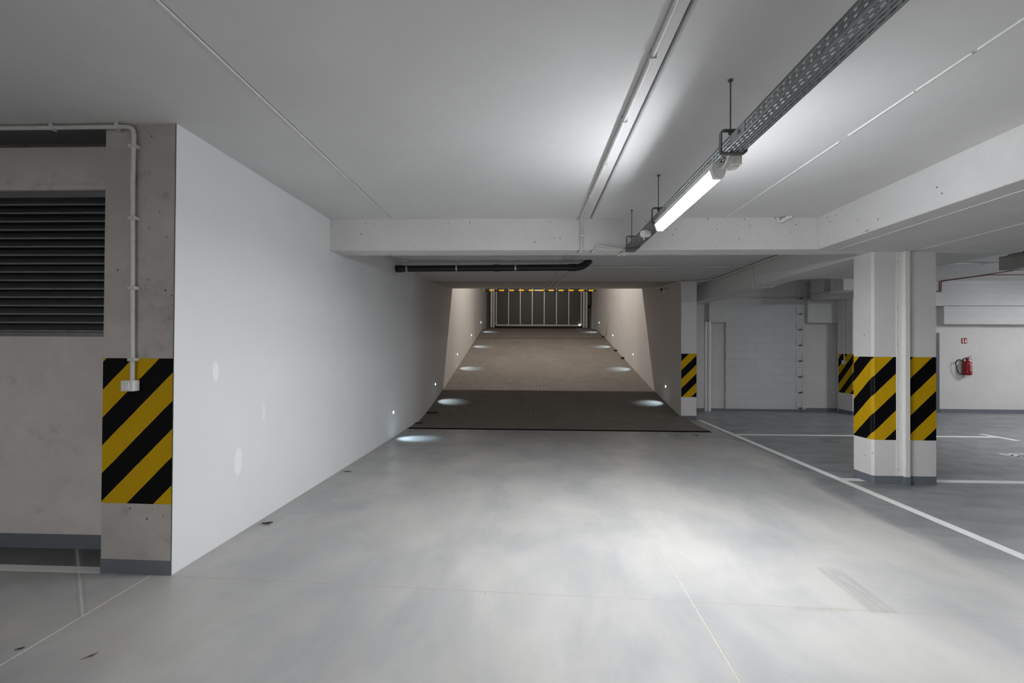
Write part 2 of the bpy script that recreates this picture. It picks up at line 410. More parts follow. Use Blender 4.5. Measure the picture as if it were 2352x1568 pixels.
bb = MB(); bb.box(3.70, 4.385, 11.97, 12.23, 0, .075); bb.box(4.52, 6.99, 12.165, 12.23, 0, .048); bb.box(6.99, 10.2, 12.19, 12.23, 0, .08); bb.box(10.3, 14.2, 12.19, 12.23, 0, .09)
struct(bb.build('baseboard_back', BASEB), 'grey painted base of the back wall')
rt = MB(); rt.box(3.70, 4.38, 11.98, 12.22, 0, 3.07); struct(rt.build('wall_return', BACKW), 'narrow wall return beside the white pipes')
# ceiling: precast planks with open joints
CB = MB()
CB.box(-8.0, -2.93, -6.0, 3.115, CZ, CZ+.32); CB.box(-2.93, -1.634, -6.0, 5.6, CZ, CZ+.3); CB.box(-8.3, -2.93, 3.0, 4.3, 3.38, 3.5)
for x0, x1 in ((-1.626, .694), (.706, 2.240), (2.245, 3.40)): CB.box(x0, x1, -6.0, 5.6, CZ, CZ+.3)
CB.box(5.6, 14.2, -6, 5.6, CZ, CZ+.3)
CB.box(-2.93, 4.35, 5.6, 10.62, CZ, CZ+.3)
CB.box(4.33, 14.2, 5.6, 12.3, 3.29, 3.6); CB.box(3.676, 4.35, 10.5, 12.3, CZ, 3.6)
CB.box(-2.9, 3.4, -6, 5.6, CZ+.3, CZ+.4)
struct(CB.build('ceiling', CEIL), 'painted concrete ceiling of precast planks')
SL = MB(); SL.extr([(10.60, CZ), (14.1, 3.345), (14.1, 7.4), (13.8, 7.4), (13.8, 3.7), (10.60, 3.4)], 'x', -2.36, 3.36)
struct(SL.build('ceiling_ramp', concrete('shade-darkened slab', (.46, .44, .42), .8, .05)), 'grey slab rising over the foot of the ramp')  # ceiling colour darkened on this slab to deepen the shade over the ramp
struct(MB().box(-2.7, 3.7, 13.8, 26.2, 7.38, 7.6).build('ceiling_hall', RAMPW))
struct(MB().box(-2.7, 3.7, 25.62, 26.2, 2.0, 7.4).build('wall_gate', OLIVE), 'dark wall around the steel gate')
# sealant beads along the joints
def bead(name, x, y0, y1, wd, label, lift=.006):
    m_ = MB(); m_.extr([(x-wd/2, CZ+.001), (x-wd*.3, CZ-lift), (x+wd*.3, CZ-lift), (x+wd/2, CZ+.001)], 'y', y0, y1)
    return struct(m_.build(name, SEAL), label)
bead('trim_5', -1.641, -6, 5.49, .014, 'pale sealant bead on the left ceiling joint')
m_ = MB()
for y0, y1 in ((-6, 2.44), (2.47, 2.82), (2.83, 3.40), (3.50, 5.49)):
    m_.extr([(2.243, CZ+.001), (2.246, CZ-.006), (2.256, CZ-.006), (2.262, CZ+.001)], 'y', y0, y1)
struct(m_.build('trim_6', SEAL), 'broken sealant bead on the right ceiling joint')
m_ = MB(); m_.extr([(.706, CZ+.001), (.708, CZ-.008), (.722, CZ-.008), (.726, CZ+.001)], 'y', -6, 5.49)
struct(m_.build('trim_7', plain('slot edge', (.45, .45, .45), .7)), 'thin metal edge along the open ceiling slot')

# beams
Bm = MB(); Bm.prism([(-2.38, 5.497), (3.30, 5.497), (3.30, 5.81), (-2.38, 5.81)], 2.70, CZ+.1)
struct(Bm.build('ceiling_beam', BEAMP, bevel=.008), 'white pitted concrete beam across the lane before the ramp')
Bm = MB(); Bm.box(3.296, 5.69, -6.0, 5.66, 2.70, CZ+.25)
struct(Bm.build('ceiling_beam', BEAMP, bevel=.008), 'broad white concrete beam running along the right side')
Bm = MB(); Bm.box(3.29, 5.69, 5.655, 5.80, 2.698, CZ+.25); Bm.box(4.30, 5.69, 5.79, 7.9, 2.72, 3.4)
struct(Bm.build('ceiling_beam', CEIL), 'grey beam end behind the striped column')
m_ = MB()
for x in (3.52, 4.435): m_.extr([(x-.006, 2.7005), (x-.003, 2.696), (x+.003, 2.696), (x+.006, 2.7005)], 'y', -6, 5.5)
m_.extr([(5.645, 2.7005), (5.648, 2.696), (5.654, 2.696), (5.657, 2.7005)], 'x', 3.3, 5.69)
struct(m_.build('trim_8', SEAL), 'thin pale seams under the broad right beam')
Bm = MB(); Bm.box(3.97, 4.33, 5.79, 12.2, 2.68, 3.4)
struct(Bm.build('ceiling_beam', CEIL, bevel=.008), 'grey beam running back from the striped column')
Bm = MB(); Bm.box(6.90, 8.85, 10.6, 11.04, 2.87, 3.32)
struct(Bm.build('ceiling_beam', BACKW), 'short stub beam under the ceiling at the back')
Bm = MB(); Bm.box(7.03, 9.3, 11.3, 12.05, 2.80, 2.94); Bm.box(7.03, 9.3, 11.5, 12.05, 2.93, 3.32)
struct(Bm.build('ceiling_beam', BACKW), 'low beam over the lintel at the back')

# ------------------------------------------------------------------ columns
def stripe_wrap(pts, z0, z1, out=.0015):          # painted band over a plan polyline, seen from its right-hand side
    m_ = MB(); s_ = 0.0
    for (a, b_) in zip(pts, pts[1:]):
        a = Vector(a); b_ = Vector(b_); L = (b_-a).length; nrm = Vector(((b_-a).y, -(b_-a).x)).normalized()*out
        p, q = a+nrm, b_+nrm
        m_.add([(p.x, p.y, z0), (q.x, q.y, z0), (q.x, q.y, z1), (p.x, p.y, z1)], [(0, 1, 2, 3)], False,
               [[(s_, z0), (s_+L, z0), (s_+L, z1), (s_, z1)]]); s_ += L
    return m_
def band(pts, z0, z1, out): 
    m_ = MB()
    for (a, b_) in zip(pts, pts[1:]):
        a = Vector(a); b_ = Vector(b_); nrm = Vector(((b_-a).y, -(b_-a).x)).normalized()*out
        m_.prism([tuple(a+nrm), tuple(b_+nrm), tuple(b_-nrm*.5), tuple(a-nrm*.5)], z0, z1)
    return m_
t = thing('concrete_column', 'raw grey column with hazard stripes, pipe and switch at the end of the white wall', 'column', (-2.67, 3.3, 0), kind='thing')
m_ = MB(); m_.prism([(-2.925, 3.125), (-2.4195, 3.112), (-2.4195, 3.595), (-2.925, 3.595)], 0, CZ); m_.build('shaft', RAW, t)
stripe_wrap([(-2.925, 3.125), (-2.4215, 3.112)], .478, 1.468).build('hazard_stripes', stripes('hazard stripes left', .382, 1.2515, (.62, .37, .004)), t)
band([(-2.925, 3.60), (-2.925, 3.125), (-2.4185, 3.112)], 0, .096, .003).build('base_band', BASEB, t)
m_ = MB(); m_.box(-2.4195, -2.4168, 3.108, 3.2, .1, CZ); m_.build('joint_strip', SHADOWGAP, t)

t = thing('concrete_column', 'free standing white column with hazard stripes and a metal guard under the right beam', 'column', (4.35, 5.77, 0), kind='thing')
cp = [(3.995, 5.655), (4.018, 5.632), (4.712, 5.632), (4.712, 5.93), (3.983, 5.93)]
m_ = MB(); m_.prism(cp, 0, 2.70); m_.build('shaft', COLP, t)
m2 = stripe_wrap([(3.983, 5.93), (3.995, 5.655), (4.018, 5.632), (4.262, 5.632)], .51, 1.475)
for i in m2.uv: m2.uv[i] = [(a-.29, b_) for a, b_ in m2.uv[i]]
mm = stripe_wrap([(4.412, 5.632), (4.7125, 5.632)], .51, 1.475)
for i in mm.uv: mm.uv[i] = [(a+.405, b_) for a, b_ in mm.uv[i]]
o_ = len(m2.v); nf = len(m2.f)
m2.v += mm.v; m2.f += [[o_+k for k in q] for q in mm.f]; m2.sm += mm.sm
for i in mm.uv: m2.uv[nf+i] = mm.uv[i]
m2.build('hazard_stripes', stripes('hazard stripes right', .43, 1.025), t)
mb_ = band([(3.983, 5.93), (3.995, 5.655), (4.018, 5.632), (4.7125, 5.632), (4.7125, 5.93)], 0, .094, .003); mb_.box(4.26, 4.414, 5.62, 5.632, 0, .094); mb_.box(4.325, 4.385, 5.578, 5.63, 0, .094)
mb_.build('base_band', BASEB, t)
g = MB(); g.extr([(4.260, 5.632), (4.260, 5.626), (4.330, 5.626), (4.330, 5.580), (4.382, 5.580), (4.382, 5.626), (4.412, 5.626), (4.412, 5.632)], 'y', 0, 1)
g.v = [(a, c, b_) for a, b_, c in g.v]
# profile was swept on y; turn it upright
g.v = [(a, b_, .094 + (2.698-.094)*c) for (a, b_, c) in g.v]
go = g.build('corner_guard', GUARD, t, bevel=.002)
for z in (.17, .64, 1.62, 2.05, 2.58):
    for x in (4.278, 4.402):
        so = MB().lathe([(.006, -.002), (.004, -.004)], (x, 5.626, z), 10, 'y').build('screw', GALV, go)

t = thing('concrete_post', 'slim striped post at the head of the right ramp wall', 'column', (3.51, 10.51, 0), kind='thing')
m_ = MB(); m_.box(wr(10.5), 3.677, 10.495, 10.529, 0, CZ-.001); m_.build('shaft', COLP, t)
stripe_wrap([(wr(10.5), 10.495), (3.677, 10.495)], .50, 1.455).build('hazard_stripes', stripes('hazard stripes post', .40, 1.285), t)
band([(wr(10.5), 10.495), (3.6775, 10.495), (3.6775, 11.9)], 0, .09, .003).build('base_band', BASEB, t)

t = thing('concrete_column', 'distant striped column at the back, half hidden by the white column', 'column', (7.95, 11.75, 0), kind='thing')
m_ = MB(); m_.box(7.73, 8.25, 11.55, 12.1, 0, 2.80); m_.build('shaft', COLP, t)
stripe_wrap([(7.73, 12.07), (7.73, 11.55), (8.25, 11.55)], .50, 1.46).build('hazard_stripes', stripes('hazard stripes back', .42, .966+.15), t)
band([(7.73, 12.07), (7.73, 11.55), (8.25, 11.55)], 0, .09, .003).build('base_band', BASEB, t)

# ------------------------------------------------------------------ floor drain and painted lines
t = thing('floor_drain', 'narrow black slot drain across the foot of the ramp', 'drain', (.5, 9.0, 0))
m_ = MB(); m_.box(-2.332, 3.425, 8.935, 8.95, -.05, .003); m_.box(-2.332, 3.425, 9.05, 9.065, -.05, .003); m_.build('channel', RUBBER, t)
m_ = MB(); m_.box(-2.332, 3.425, 8.95, 9.05, -.06, -.03)
x = -2.32
while x < 3.41: m_.box(x, x+.016, 8.95, 9.05, -.028, -.002); x += .036
m_.build('grate', RUBBER, t)
def pline(pts, wd, label, z=.002):
    m_ = MB()
    for a, b_ in zip(pts, pts[1:]):
        a = Vector(a); b_ = Vector(b_); nn = Vector((-(b_-a).y, (b_-a).x)).normalized()*wd/2
        m_.prism([tuple(a-nn), tuple(b_-nn), tuple(b_+nn), tuple(a+nn)], .0002, z)
    o = m_.build('painted_line', PAINTL); return single(o, label, 'floor marking', 'white lines painted on the floor')
pline([(3.725, 1.0), (3.730, 10.45)], .095, 'long white line running from the lower right to the ramp post')
pline([(3.77, 5.80), (3.99, 5.79)], .11, 'short white stub line left of the striped column foot')
pline([(4.72, 5.785), (9.5, 5.765)], .12, 'white bay line right of the striped column foot', .0022)
pline([(3.77, 8.735), (8.40, 8.80)], .11, 'thin white bay line passing behind the white column')
pline([(8.42, 9.10), (8.44, 8.46)], .11, 'white cross stroke ending the bay line near the extinguisher', .003)
pline([(-7.9, 3.20), (-2.93, 3.158)], .085, 'pale painted line in front of the louvre wall')
# part of a painted bay number at the right edge
m_ = MB(); pts = [(7.09, 7.36), (7.16, 7.26), (7.24, 7.18), (7.40, 7.14), (7.60, 7.16), (7.75, 7.25)]
pts2 = [(7.22, 7.36), (7.36, 7.40), (7.5, 7.36), (7.6, 7.33)]
def stroke(m_, pts, wd):
    for a, b_ in zip(pts, pts[1:]):
        a = Vector(a); b_ = Vector(b_); nn = Vector((-(b_-a).y, (b_-a).x)).normalized()*wd/2; e = (b_-a).normalized()*.01
        m_.prism([tuple(a-nn-e), tuple(b_-nn+e), tuple(b_+nn+e), tuple(a+nn-e)], .0002, .002)
stroke(m_, pts, .07); stroke(m_, pts2, .06); stroke(m_, [(7.20, 7.20), (7.30, 7.37)], .04)
single(m_.build('painted_numeral', PAINTL), 'partly seen white bay number on the floor at the right edge', 'floor marking')

# ------------------------------------------------------------------ louvre
t = thing('wall_louvre_grille', 'anthracite metal louvre set in the wall at the far left', 'louvre', (-5.4, 3.6, 1.622), kind='thing')
m_ = MB(); m_.box(-7.8, -3.02, 3.50, 3.60, 1.622, 1.655); m_.box(-7.8, -3.02, 3.50, 3.60, 2.70, 2.75); m_.box(-3.06, -3.02, 3.50, 3.60, 1.655, 2.70); m_.box(-7.8, -7.76, 3.50, 3.60, 1.655, 2.70)
m_.build('frame', LOUV, t)
z = 1.655; k = 0
pitch = (2.70-1.655)/16
for k in range(16):
    z = 1.655 + k*pitch
    m_ = MB(); m_.extr([(3.502, z+.004), (3.502, z+.016), (3.512, z+.022), (3.575, z+.068), (3.58, z+.064), (3.515, z+.012), (3.508, z+.004)], 'x', -7.76, -3.06)
    m_.build('slat', LOUV, t)
MB().box(-7.8, -3.02, 3.62, 3.70, 1.64, 2.74).build('back_panel', SHADOWGAP, t)

# ------------------------------------------------------------------ pipes and conduits
def clip(parent, c, axis, rad, mat=CONDUIT):
    m_ = MB(); rr = rad
    if axis == 'x': m_.box(c[0]-.011, c[0]+.011, c[1]-rr-.006, c[1]+rr+.006, c[2]-rr-.006, c[2]+rr+.009)
    elif axis == 'z': m_.box(c[0]-rr-.010, c[0]+rr+.014, c[1]-rr-.006, c[1]+rr+.010, c[2]-.011, c[2]+.011)
    else: m_.box(c[0]-rr-.006, c[0]+rr+.006, c[1]-.011, c[1]+.011, c[2]-rr-.006, c[2]+rr+.004)
    return m_.build('clip', mat, parent, bevel=.003)
t = thing('cable_conduit', 'pale conduit along the ceiling edge and down the left striped column', 'conduit', (-2.70, 3.09, 1.33))
zz = CZ-.026
MB().tube(rounded([(-7.8, 3.09, zz), (-2.695, 3.09, zz), (-2.705, 3.095, 2.7), (-2.69, 3.095, 1.30)], .06), .0145, 12).build('pipe', CONDUIT, t)
for x in (-4.3, -3.27, -2.81): clip(t, (x, 3.09, zz), 'x', .0145)
for z in (2.91, 2.42, 1.945, 1.46): clip(t, (-2.702+(2.9-z)*.009, 3.095, z), 'z', .0145)
t = thing('light_switch', 'pale surface switch box on the left striped column', 'switch', (-2.695, 3.09, 1.245))
MB().box(-2.741, -2.652, 3.056, 3.113, 1.247, 1.320).build('box', PLASTIC, t, bevel=.006)
MB().box(-2.729, -2.678, 3.050, 3.058, 1.260, 1.308).build('rocker', PLASTIC, t, bevel=.003)

t = thing('cable_conduit', 'long white conduit along the ceiling slot bending down the cross beam', 'conduit', (.6, 4, 2.66))
MB().tube(rounded([(.655, -5.9, 3.05), (.626, 2.03, 3.05), (.583, 5.2, 3.05), (.590, 5.472, 3.03), (.597, 5.476, 2.90), (.596, 5.478, 2.675), (.560, 5.60, 2.682)], .05), .0135, 10).build('pipe', CONDUIT, t)
for y in (.3, 1.35, 2.42, 3.10, 3.82, 4.6): clip(t, (.628-(y-2.0)*.0125, y, 3.05), 'y', .0135)
clip(t, (.597, 5.477, 2.86), 'z', .0135)
t = thing('cable_conduit', 'short bent conduit from the tray end across the cross beam', 'conduit', (.9, 5.47, 2.65))
MB().tube(rounded([(1.10, 5.476, 2.70), (.775, 5.478, 2.752), (.735, 5.478, 2.675), (.715, 5.60, 2.682)], .045), .0125, 10).build('pipe', CONDUIT, t)
clip(t, (.90, 5.478, 2.732), 'x', .0125)
t = thing('cable_conduit', 'pair of thin conduits along the ceiling behind the black pipe', 'conduit', (.6, 9, 3.04))
m_ = MB(); m_.tube([(.56, 5.83, 3.055), (.56, 10.55, 3.055), (.50, 13.9, 3.308)], .012, 8); m_.tube([(.72, 5.83, 3.055), (.76, 10.0, 3.055), (.66, 10.7, 3.065), (.66, 13.9, 3.308)], .012, 8)
m_.build('pipe', CONDUIT, t)
t = thing('cable_conduit', 'thin conduit crossing the ceiling right of the black pipe', 'conduit', (2.4, 8.68, 3.04))
MB().tube([(.98, 8.68, 3.056), (3.66, 8.69, 3.056), (3.90, 8.5, 3.045)], .012, 8).build('pipe', CONDUIT, t)
for x in (1.9, 2.9): clip(t, (x, 8.683, 3.056), 'x', .012)
t = thing('cable_conduit', 'grey conduit along the beam and around the striped post', 'conduit', (3.8, 9, 3.03))
MB().tube(rounded([(3.935, 5.83, 3.042), (3.935, 10.1, 3.042), (3.70, 10.45, 3.042), (3.31, 10.455, 3.042), (3.312, 11.8, 3.11), (3.312, 12.6, 3.16)], .09), .018, 10).build('pipe', CONDUIT, t)
t = thing('cable_conduit', 'thin white conduit looping down and under the back beam', 'conduit', (3.95, 8.5, 2.66))
MB().tube(rounded([(3.955, 8.50, 3.05), (3.955, 8.50, 2.668), (4.34, 8.50, 2.668), (4.34, 8.5, 2.9)], .04), .012, 8).build('pipe', CONDUIT, t)
clip(t, (4.13, 8.5, 2.668), 'x', .012)
t = thing('cable_conduit', 'thin tube on the left wall corner above the black pipe', 'conduit', (-2.32, 7, 3.04))
MB().tube([(-2.318, 5.83, 3.052), (-2.312, 8.02, 3.052), (-2.20, 8.05, 3.052), (-2.12, 8.05, 3.052)], .014, 8).build('pipe', CONDUIT, t)
t = thing('cable_conduit', 'white conduit on the ceiling of the far right bay', 'conduit', (10.0, 9.6, 3.26))
MB().tube([(7.9, 9.9, 3.270), (8.35, 9.55, 3.270), (12.4, 9.60, 3.270)], .017, 8).build('pipe', PLASTIC, t)
for x in (8.9, 10.2, 11.4): clip(t, (x, 9.565, 3.268), 'x', .017)
t = thing('switch_conduit', 'thin white conduit with a small switch on the distant column', 'conduit', (7.71, 11.82, 1.2))
MB().tube([(7.712, 11.82, 2.79), (7.712, 11.82, 1.30)], .013, 8).build('pipe', PLASTIC, t)
MB().box(7.67, 7.728, 11.78, 11.86, 1.21, 1.30).build('switch_box', PLASTIC, t, bevel=.006)

t = thing('drain_pipe', 'black plastic drain pipe hung below the ceiling before the ramp', 'pipe', (-.7, 8.1, 2.87))
el = arc((.80, 8.1, 2.946), (.93, 8.1, 2.950), (1.03, 8.13, 3.075), 8)
MB().tube([(-2.33, 8.1, 2.925), (.80, 8.1, 2.946)], .055, 20).build('pipe', BLACKP, t)
MB().tube(el, [.060]*9, 20).build('elbow', BLACKP, t)
for (xa, xb) in ((-2.33, -2.20), (-.62, -.52), (.66, .80)):
    zc = 2.925+(xa+2.33)*.0067
    MB().lathe([(.058, 0), (.063, .008), (.063, xb-xa-.008), (.058, xb-xa)], (xa, 8.1, zc), 20, 'x').build('socket_collar', BLACKP, t)
for x in (-2.135, -1.267, -.247, .755):
    zc = 2.925+(x+2.33)*.0067
    m_ = MB(); m_.lathe([(.0585, -.013), (.0585, .013)], (x, 8.1, zc), 20, 'x'); m_.box(x-.006, x+.006, 8.094, 8.106, zc+.055, CZ+.002); m_.box(x-.02, x+.02, 8.08, 8.12, CZ-.006, CZ+.002)
    m_.build('clamp', ZINC, t)
t = thing('down_pipe', 'glossy white down pipe beside the wall return, left of the pair', 'pipe', (4.435, 12.0, 0), 'white down pipes')
MB().tube([(4.435, 12.0, 0), (4.435, 12.0, 2.245)], .030, 14).build('pipe', GUARD, t)
MB().lathe([(.035, 2.05), (.037, 2.06), (.037, 2.15), (.035, 2.16)], (4.435, 12.0, 0), 14).build('collar', GUARD, t)
t = thing('down_pipe', 'thicker glossy white down pipe under the short lintel, right of the pair', 'pipe', (4.54, 12.06, 0), 'white down pipes')
MB().tube([(4.54, 12.06, 0), (4.54, 12.06, 2.245)], .046, 16).build('pipe', GUARD, t)
MB().lathe([(.050, 2.05), (.053, 2.06), (.053, 2.15), (.050, 2.16)], (4.54, 12.06, 0), 16).build('collar', GUARD, t)
# dark red alarm cables at the far right
t = thing('alarm_cable', 'dark red cable stepping down the wall right of the white column', 'cable', (9, 12, 3))
MB().tube([(9.6, 12.028, 3.02), (10.15, 12.028, 3.035), (10.155, 12.028, 3.262), (10.19, 11.98, 3.276), (10.33, 11.3, 3.276), (10.33, 11.0, 3.276), (10.35, 10.2, 3.276), (10.35, 9.75, 3.276)], .009, 6).build('cable', REDW, t)
t = thing('alarm_cable', 'dark red cable running level along the far right lintel', 'cable', (11, 12, 3))
MB().tube([(9.6, 12.028, 2.995), (10.19, 12.028, 3.01), (10.20, 12.028, 3.255), (10.24, 11.95, 3.276), (10.37, 11.2, 3.276), (10.40, 11.08, 3.276), (10.6, 11.05, 3.276), (14.1, 11.05, 3.276)], .009, 6).build('cable', REDW, t)

# ------------------------------------------------------------------ cable tray, hangers
def sheet(m_, P, u0, u1, rows, slot, gap, ph=0.0):
    """perforated strip: rows = [(v0, v1, pattern)], pattern 0 solid, 1 slots, 2 slots half a step on"""
    step = slot+gap
    for v0, v1, k in rows:
        if k == 0: segs = [(u0, u1)]
        else:
            segs = []; a = u0; s_ = u0+gap*.5+(step*.5 if k == 2 else 0)
            while s_+slot < u1: segs.append((a, s_)); a = s_+slot; s_ += step
            segs.append((a, u1))
        for a, b_ in segs: m_.add([P(a, v0), P(b_, v0), P(b_, v1), P(a, v1)], [(0, 1, 2, 3)])
TX0, TX1, TZ0, TZ1, TY0, TY1 = 1.098, 1.202, 2.664, 2.724, -2.0, 5.46
t = thing('cable_tray', 'perforated galvanised cable tray hung along the ceiling', 'cable tray', (1.15, 1.7, TZ0))
m_ = MB()
L_ = TX1-TX0
sheet(m_, lambda a, v: (TX0+v, a, TZ0), TY0, TY1, [(0, .012, 0), (.012, .019, 1), (.019, .032, 0), (.032, .039, 2), (.039, .050, 0), (.050, .055, 1), (.055, .066, 0), (.066, .073, 2), (.073, .085, 0), (.085, .092, 1), (.092, L_, 0)], .026, .024)
m_.build('tray_bottom', GALV, t, solid=.0015)
for xx in (TX0, TX1):
    m_ = MB(); sheet(m_, lambda a, v: (xx, a, TZ0+v), TY0, TY1, [(0, .014, 0), (.014, .023, 1), (.023, .036, 0), (.036, .045, 1), (.045, .060, 0)], .018, .032)
    m_.build('tray_side', GALV, t, solid=.0015)
    MB().tube([(xx, TY0, TZ1), (xx, TY1, TZ1)], .003, 6).build('rolled_rim', GALV, t)
m_ = MB(); m_.box(TX0-.003, TX0, 2.44, 2.62, TZ0+.004, TZ1-.002); m_.box(TX0-.010, TX0-.002, 2.50, 2.515, TZ0+.025, TZ0+.040); m_.build('splice_plate', GALV, t)
def hanger(y, xo, label):
    t = thing('ceiling_hanger', label, 'hanger', (1.12+xo, y, 2.64), 'tray hangers')
    MB().tube([(1.125+xo, y, CZ+.01), (1.125+xo, y, 2.735)], .0045, 8).build('threaded_rod', HANG, t)
    MB().lathe([(.012, 0), (.012, .01)], (1.125+xo, y, 2.762), 6).build('nut', HANG, t)
    MB().lathe([(.014, 0), (.011, .008)], (1.125+xo, y, CZ-.008), 12).build('anchor', HANG, t)
    path = rounded([(1.185+xo, y, 2.782), (1.070+xo, y, 2.782), (1.070+xo, y, 2.652), (1.210+xo, y, 2.652), (1.212+xo, y, 2.69)], .02)
    m_ = MB()
    v = []
    for i, p in enumerate(path):
        p = Vector(p); d = (Vector(path[min(i+1, len(path)-1)])-Vector(path[max(i-1, 0)])).normalized(); nn = Vector((-d.z, 0, d.x))*.004
        v += [tuple(p+nn+Vector((0, -.014, 0))), tuple(p-nn+Vector((0, -.014, 0))), tuple(p-nn+Vector((0, .014, 0))), tuple(p+nn+Vector((0, .014, 0)))]
    fs = []
    for i in range(len(path)-1):
        for k in range(4): fs.append((i*4+k, i*4+(k+1) % 4, i*4+4+(k+1) % 4, i*4+4+k))
    e = (len(path)-1)*4; fs += [(0, 1, 2, 3), (e+3, e+2, e+1, e)]
    m_.add(v, fs); m_.build('bracket', HANG, t)
hanger(2.681, 0, 'large dark tray hanger in front of the lit lamp')
hanger(4.14, -.006, 'pale tray hanger behind the far end of the lit lamp')
hanger(5.174, -.014, 'thin dark tray hanger closest to the cross beam')
# white cable ends leaving the tray under the beam
t = thing('cable_end', 'white cable ends poking from the tray under the cross beam', 'cable', (1.1, 5.6, 2.64))
m_ = MB(); m_.tube([(1.13, 5.30, 2.690), (1.125, 5.46, 2.680), (1.06, 5.66, 2.672)], .014, 8); m_.tube([(1.17, 5.30, 2.690), (1.165, 5.46, 2.682), (1.115, 5.64, 2.674)], .020, 8)
m_.build('cable', PLASTIC, t)

# ------------------------------------------------------------------ batten lamps
def batten(x, y, z, L, label, lit=True, dim=False, cats='lamp'):
    t = thing('batten_lamp', label, cats, (x, y, z))
    hw = .043
    prof_h = [(x-hw, z+.022), (x-hw+.004, z+.060), (x+hw-.004, z+.060), (x+hw, z+.022)]
    MB().extr(prof_h, 'y', y-L/2, y+L/2).build('housing', PLASTIC, t, bevel=.003)
    pd = [(x-hw+.001, z+.0215), (x-hw+.002, z+.017), (x-.0265, z-.028), (x-.017, z-.0328), (x-.008, z-.034), (x+.008, z-.034), (x+.017, z-.0328), (x+.0265, z-.028), (x+hw-.002, z+.017), (x+hw-.001, z+.0215)]
    MB().extr(pd, 'y', y-L/2+.035, y+L/2-.025, True).build('diffuser', (LITEDIM if dim else LITE) if lit else UNLIT, t)
    for ya, yb in ((y-L/2-.004, y-L/2+.034), (y+L/2-.024, y+L/2+.004)):
        pe = [(x-hw-.002, z+.024), (x-hw-.001, z+.017), (x-.027, z-.030), (x-.018, z-.0348), (x+.018, z-.0348), (x+.027, z-.030), (x+hw+.001, z+.017), (x+hw+.002, z+.024)]
        MB().extr(pe, 'y', ya, yb, True).build('end_cap', PLASTIC, t)
    if lit:
        ld = bpy.data.lights.new('batten_light', 'AREA'); ld.shape = 'RECTANGLE'; ld.size = .06; ld.size_y = L-.1; ld.energy = DOWN_W*lit; ld.color = (.95, .975, 1.0)
        lo = bpy.data.objects.new('light', ld); COL.objects.link(lo); lo.parent = t; lo['_b'] = t['_b']; lo.location = (0, 0, -.040)
    return t
t = batten(1.118, 3.46, 2.600, 1.28, 'lit white batten lamp under the cable tray')
MB().tube(rounded([(1.115, 2.815, 2.625), (1.118, 2.77, 2.60), (1.122, 2.72, 2.630), (1.122, 2.69, 2.657)], .03), .006, 8).build('lead', PLASTIC, t)
batten(8.9, 7.5, 3.215, 1.28, 'lit batten lamp over the middle right bay', .45)
batten(12.9, 9.4, 3.215, 1.28, 'lit batten lamp over the far right bay', .6)
batten(1.15, -3.4, 2.600, 1.28, 'lit batten lamp on the tray behind the viewer', 1.0, True)
batten(-4.6, -4.2, 3.005, 1.28, 'added unseen fill lamp over the left bay behind the viewer', 1.1, True)  # extra lamp added to brighten the left column and louvre wall
t = thing('cable_trunking', 'grey box duct with an unlit lamp at the upper right edge', 'duct', (6.3, 4.6, 2.57))
MB().box(5.965, 6.55, 3.0, 6.2, 2.575, 2.745).build('duct', plain('dull grey duct', (.20, .20, .185), .6), t)
MB().extr([(6.02, 2.576), (6.03, 2.552), (6.10, 2.552), (6.11, 2.576)], 'y', 4.7, 6.02).build('lamp_strip', UNLIT, t)
MB().box(5.98, 6.5, 3.1, 6.1, 2.74, 3.072).build('hanger_block', SHADOWGAP, t)
# small things on the tray
t = thing('junction_box', 'small white junction box under the tray beside the near hanger', 'junction box', (1.17, 2.74, 2.58))
MB().box(1.140, 1.200, 2.70, 2.80, 2.600, 2.663).build('box', PLASTIC, t, bevel=.005)
MB().box(1.148, 1.188, 2.715, 2.765, 2.588, 2.601).build('cover', PLASTIC, t, bevel=.003)
t = thing('motion_sensor', 'round white sensor under the tray beyond the lit lamp', 'sensor', (1.07, 4.456, 2.55))
MB().lathe([(.044, .055), (.050, .045), (.050, .020), (.046, .008), (.030, 0)], (1.085, 4.456, 2.605), 24).build('body', PLASTIC, t)
MB().tube([(1.07, 4.456, 2.606), (1.072, 4.456, 2.575)], .006, 8).build('tail', PLASTIC, t)
t = thing('loose_conduit', 'white conduit stub poking from the beam and ceiling corner at right', 'conduit', (2.87, 5.45, 2.98))
m_ = MB(); m_.tube([(2.845, 5.485, 3.062), (2.845, 5.478, 3.02), (2.852, 5.47, 3.003)], .012, 8); m_.tube([(2.852, 5.47, 3.008), (2.90, 5.462, 3.035), (2.965, 5.43, 3.066)], .018, 10); m_.tube([(2.852, 5.47, 3.008), (2.93, 5.44, 3.064)], .016, 8)
m_.build('pipe', PLASTIC, t)

# ------------------------------------------------------------------ step lights along the ramp
def step_light(x, y, z, side, label):
    t = thing('step_light', label, 'wall light', (x, y, z), 'step lights along the ramp walls')
    s_ = side
    MB().lathe([(.040, -.004*s_), (.040, .008*s_), (.034, .012*s_), (.026, .012*s_)], (x, y, z), 20, 'x').build('cover', GALV, t)
    m_ = MB(); m_.lathe([(.028, .010*s_), (.026, .016*s_), (.015, .019*s_)], (x, y, z-.003), 16, 'x'); m_.build('lens', LED, t)
    ld = bpy.data.lights.new('step_light_beam', 'SPOT'); ld.energy = STEP_W; ld.spot_size = math.radians(64); ld.spot_blend = .9; ld.shadow_soft_size = .012; ld.color = (.60, .82, 1.0)
    lo = bpy.data.objects.new('beam', ld); COL.objects.link(lo); lo.parent = t; lo['_b'] = t['_b']
    lo.location = (.03*s_, 0, -.004)
    lo.rotation_euler = Vector((s_*.58, 0, -.82)).to_track_quat('-Z', 'Y').to_euler()
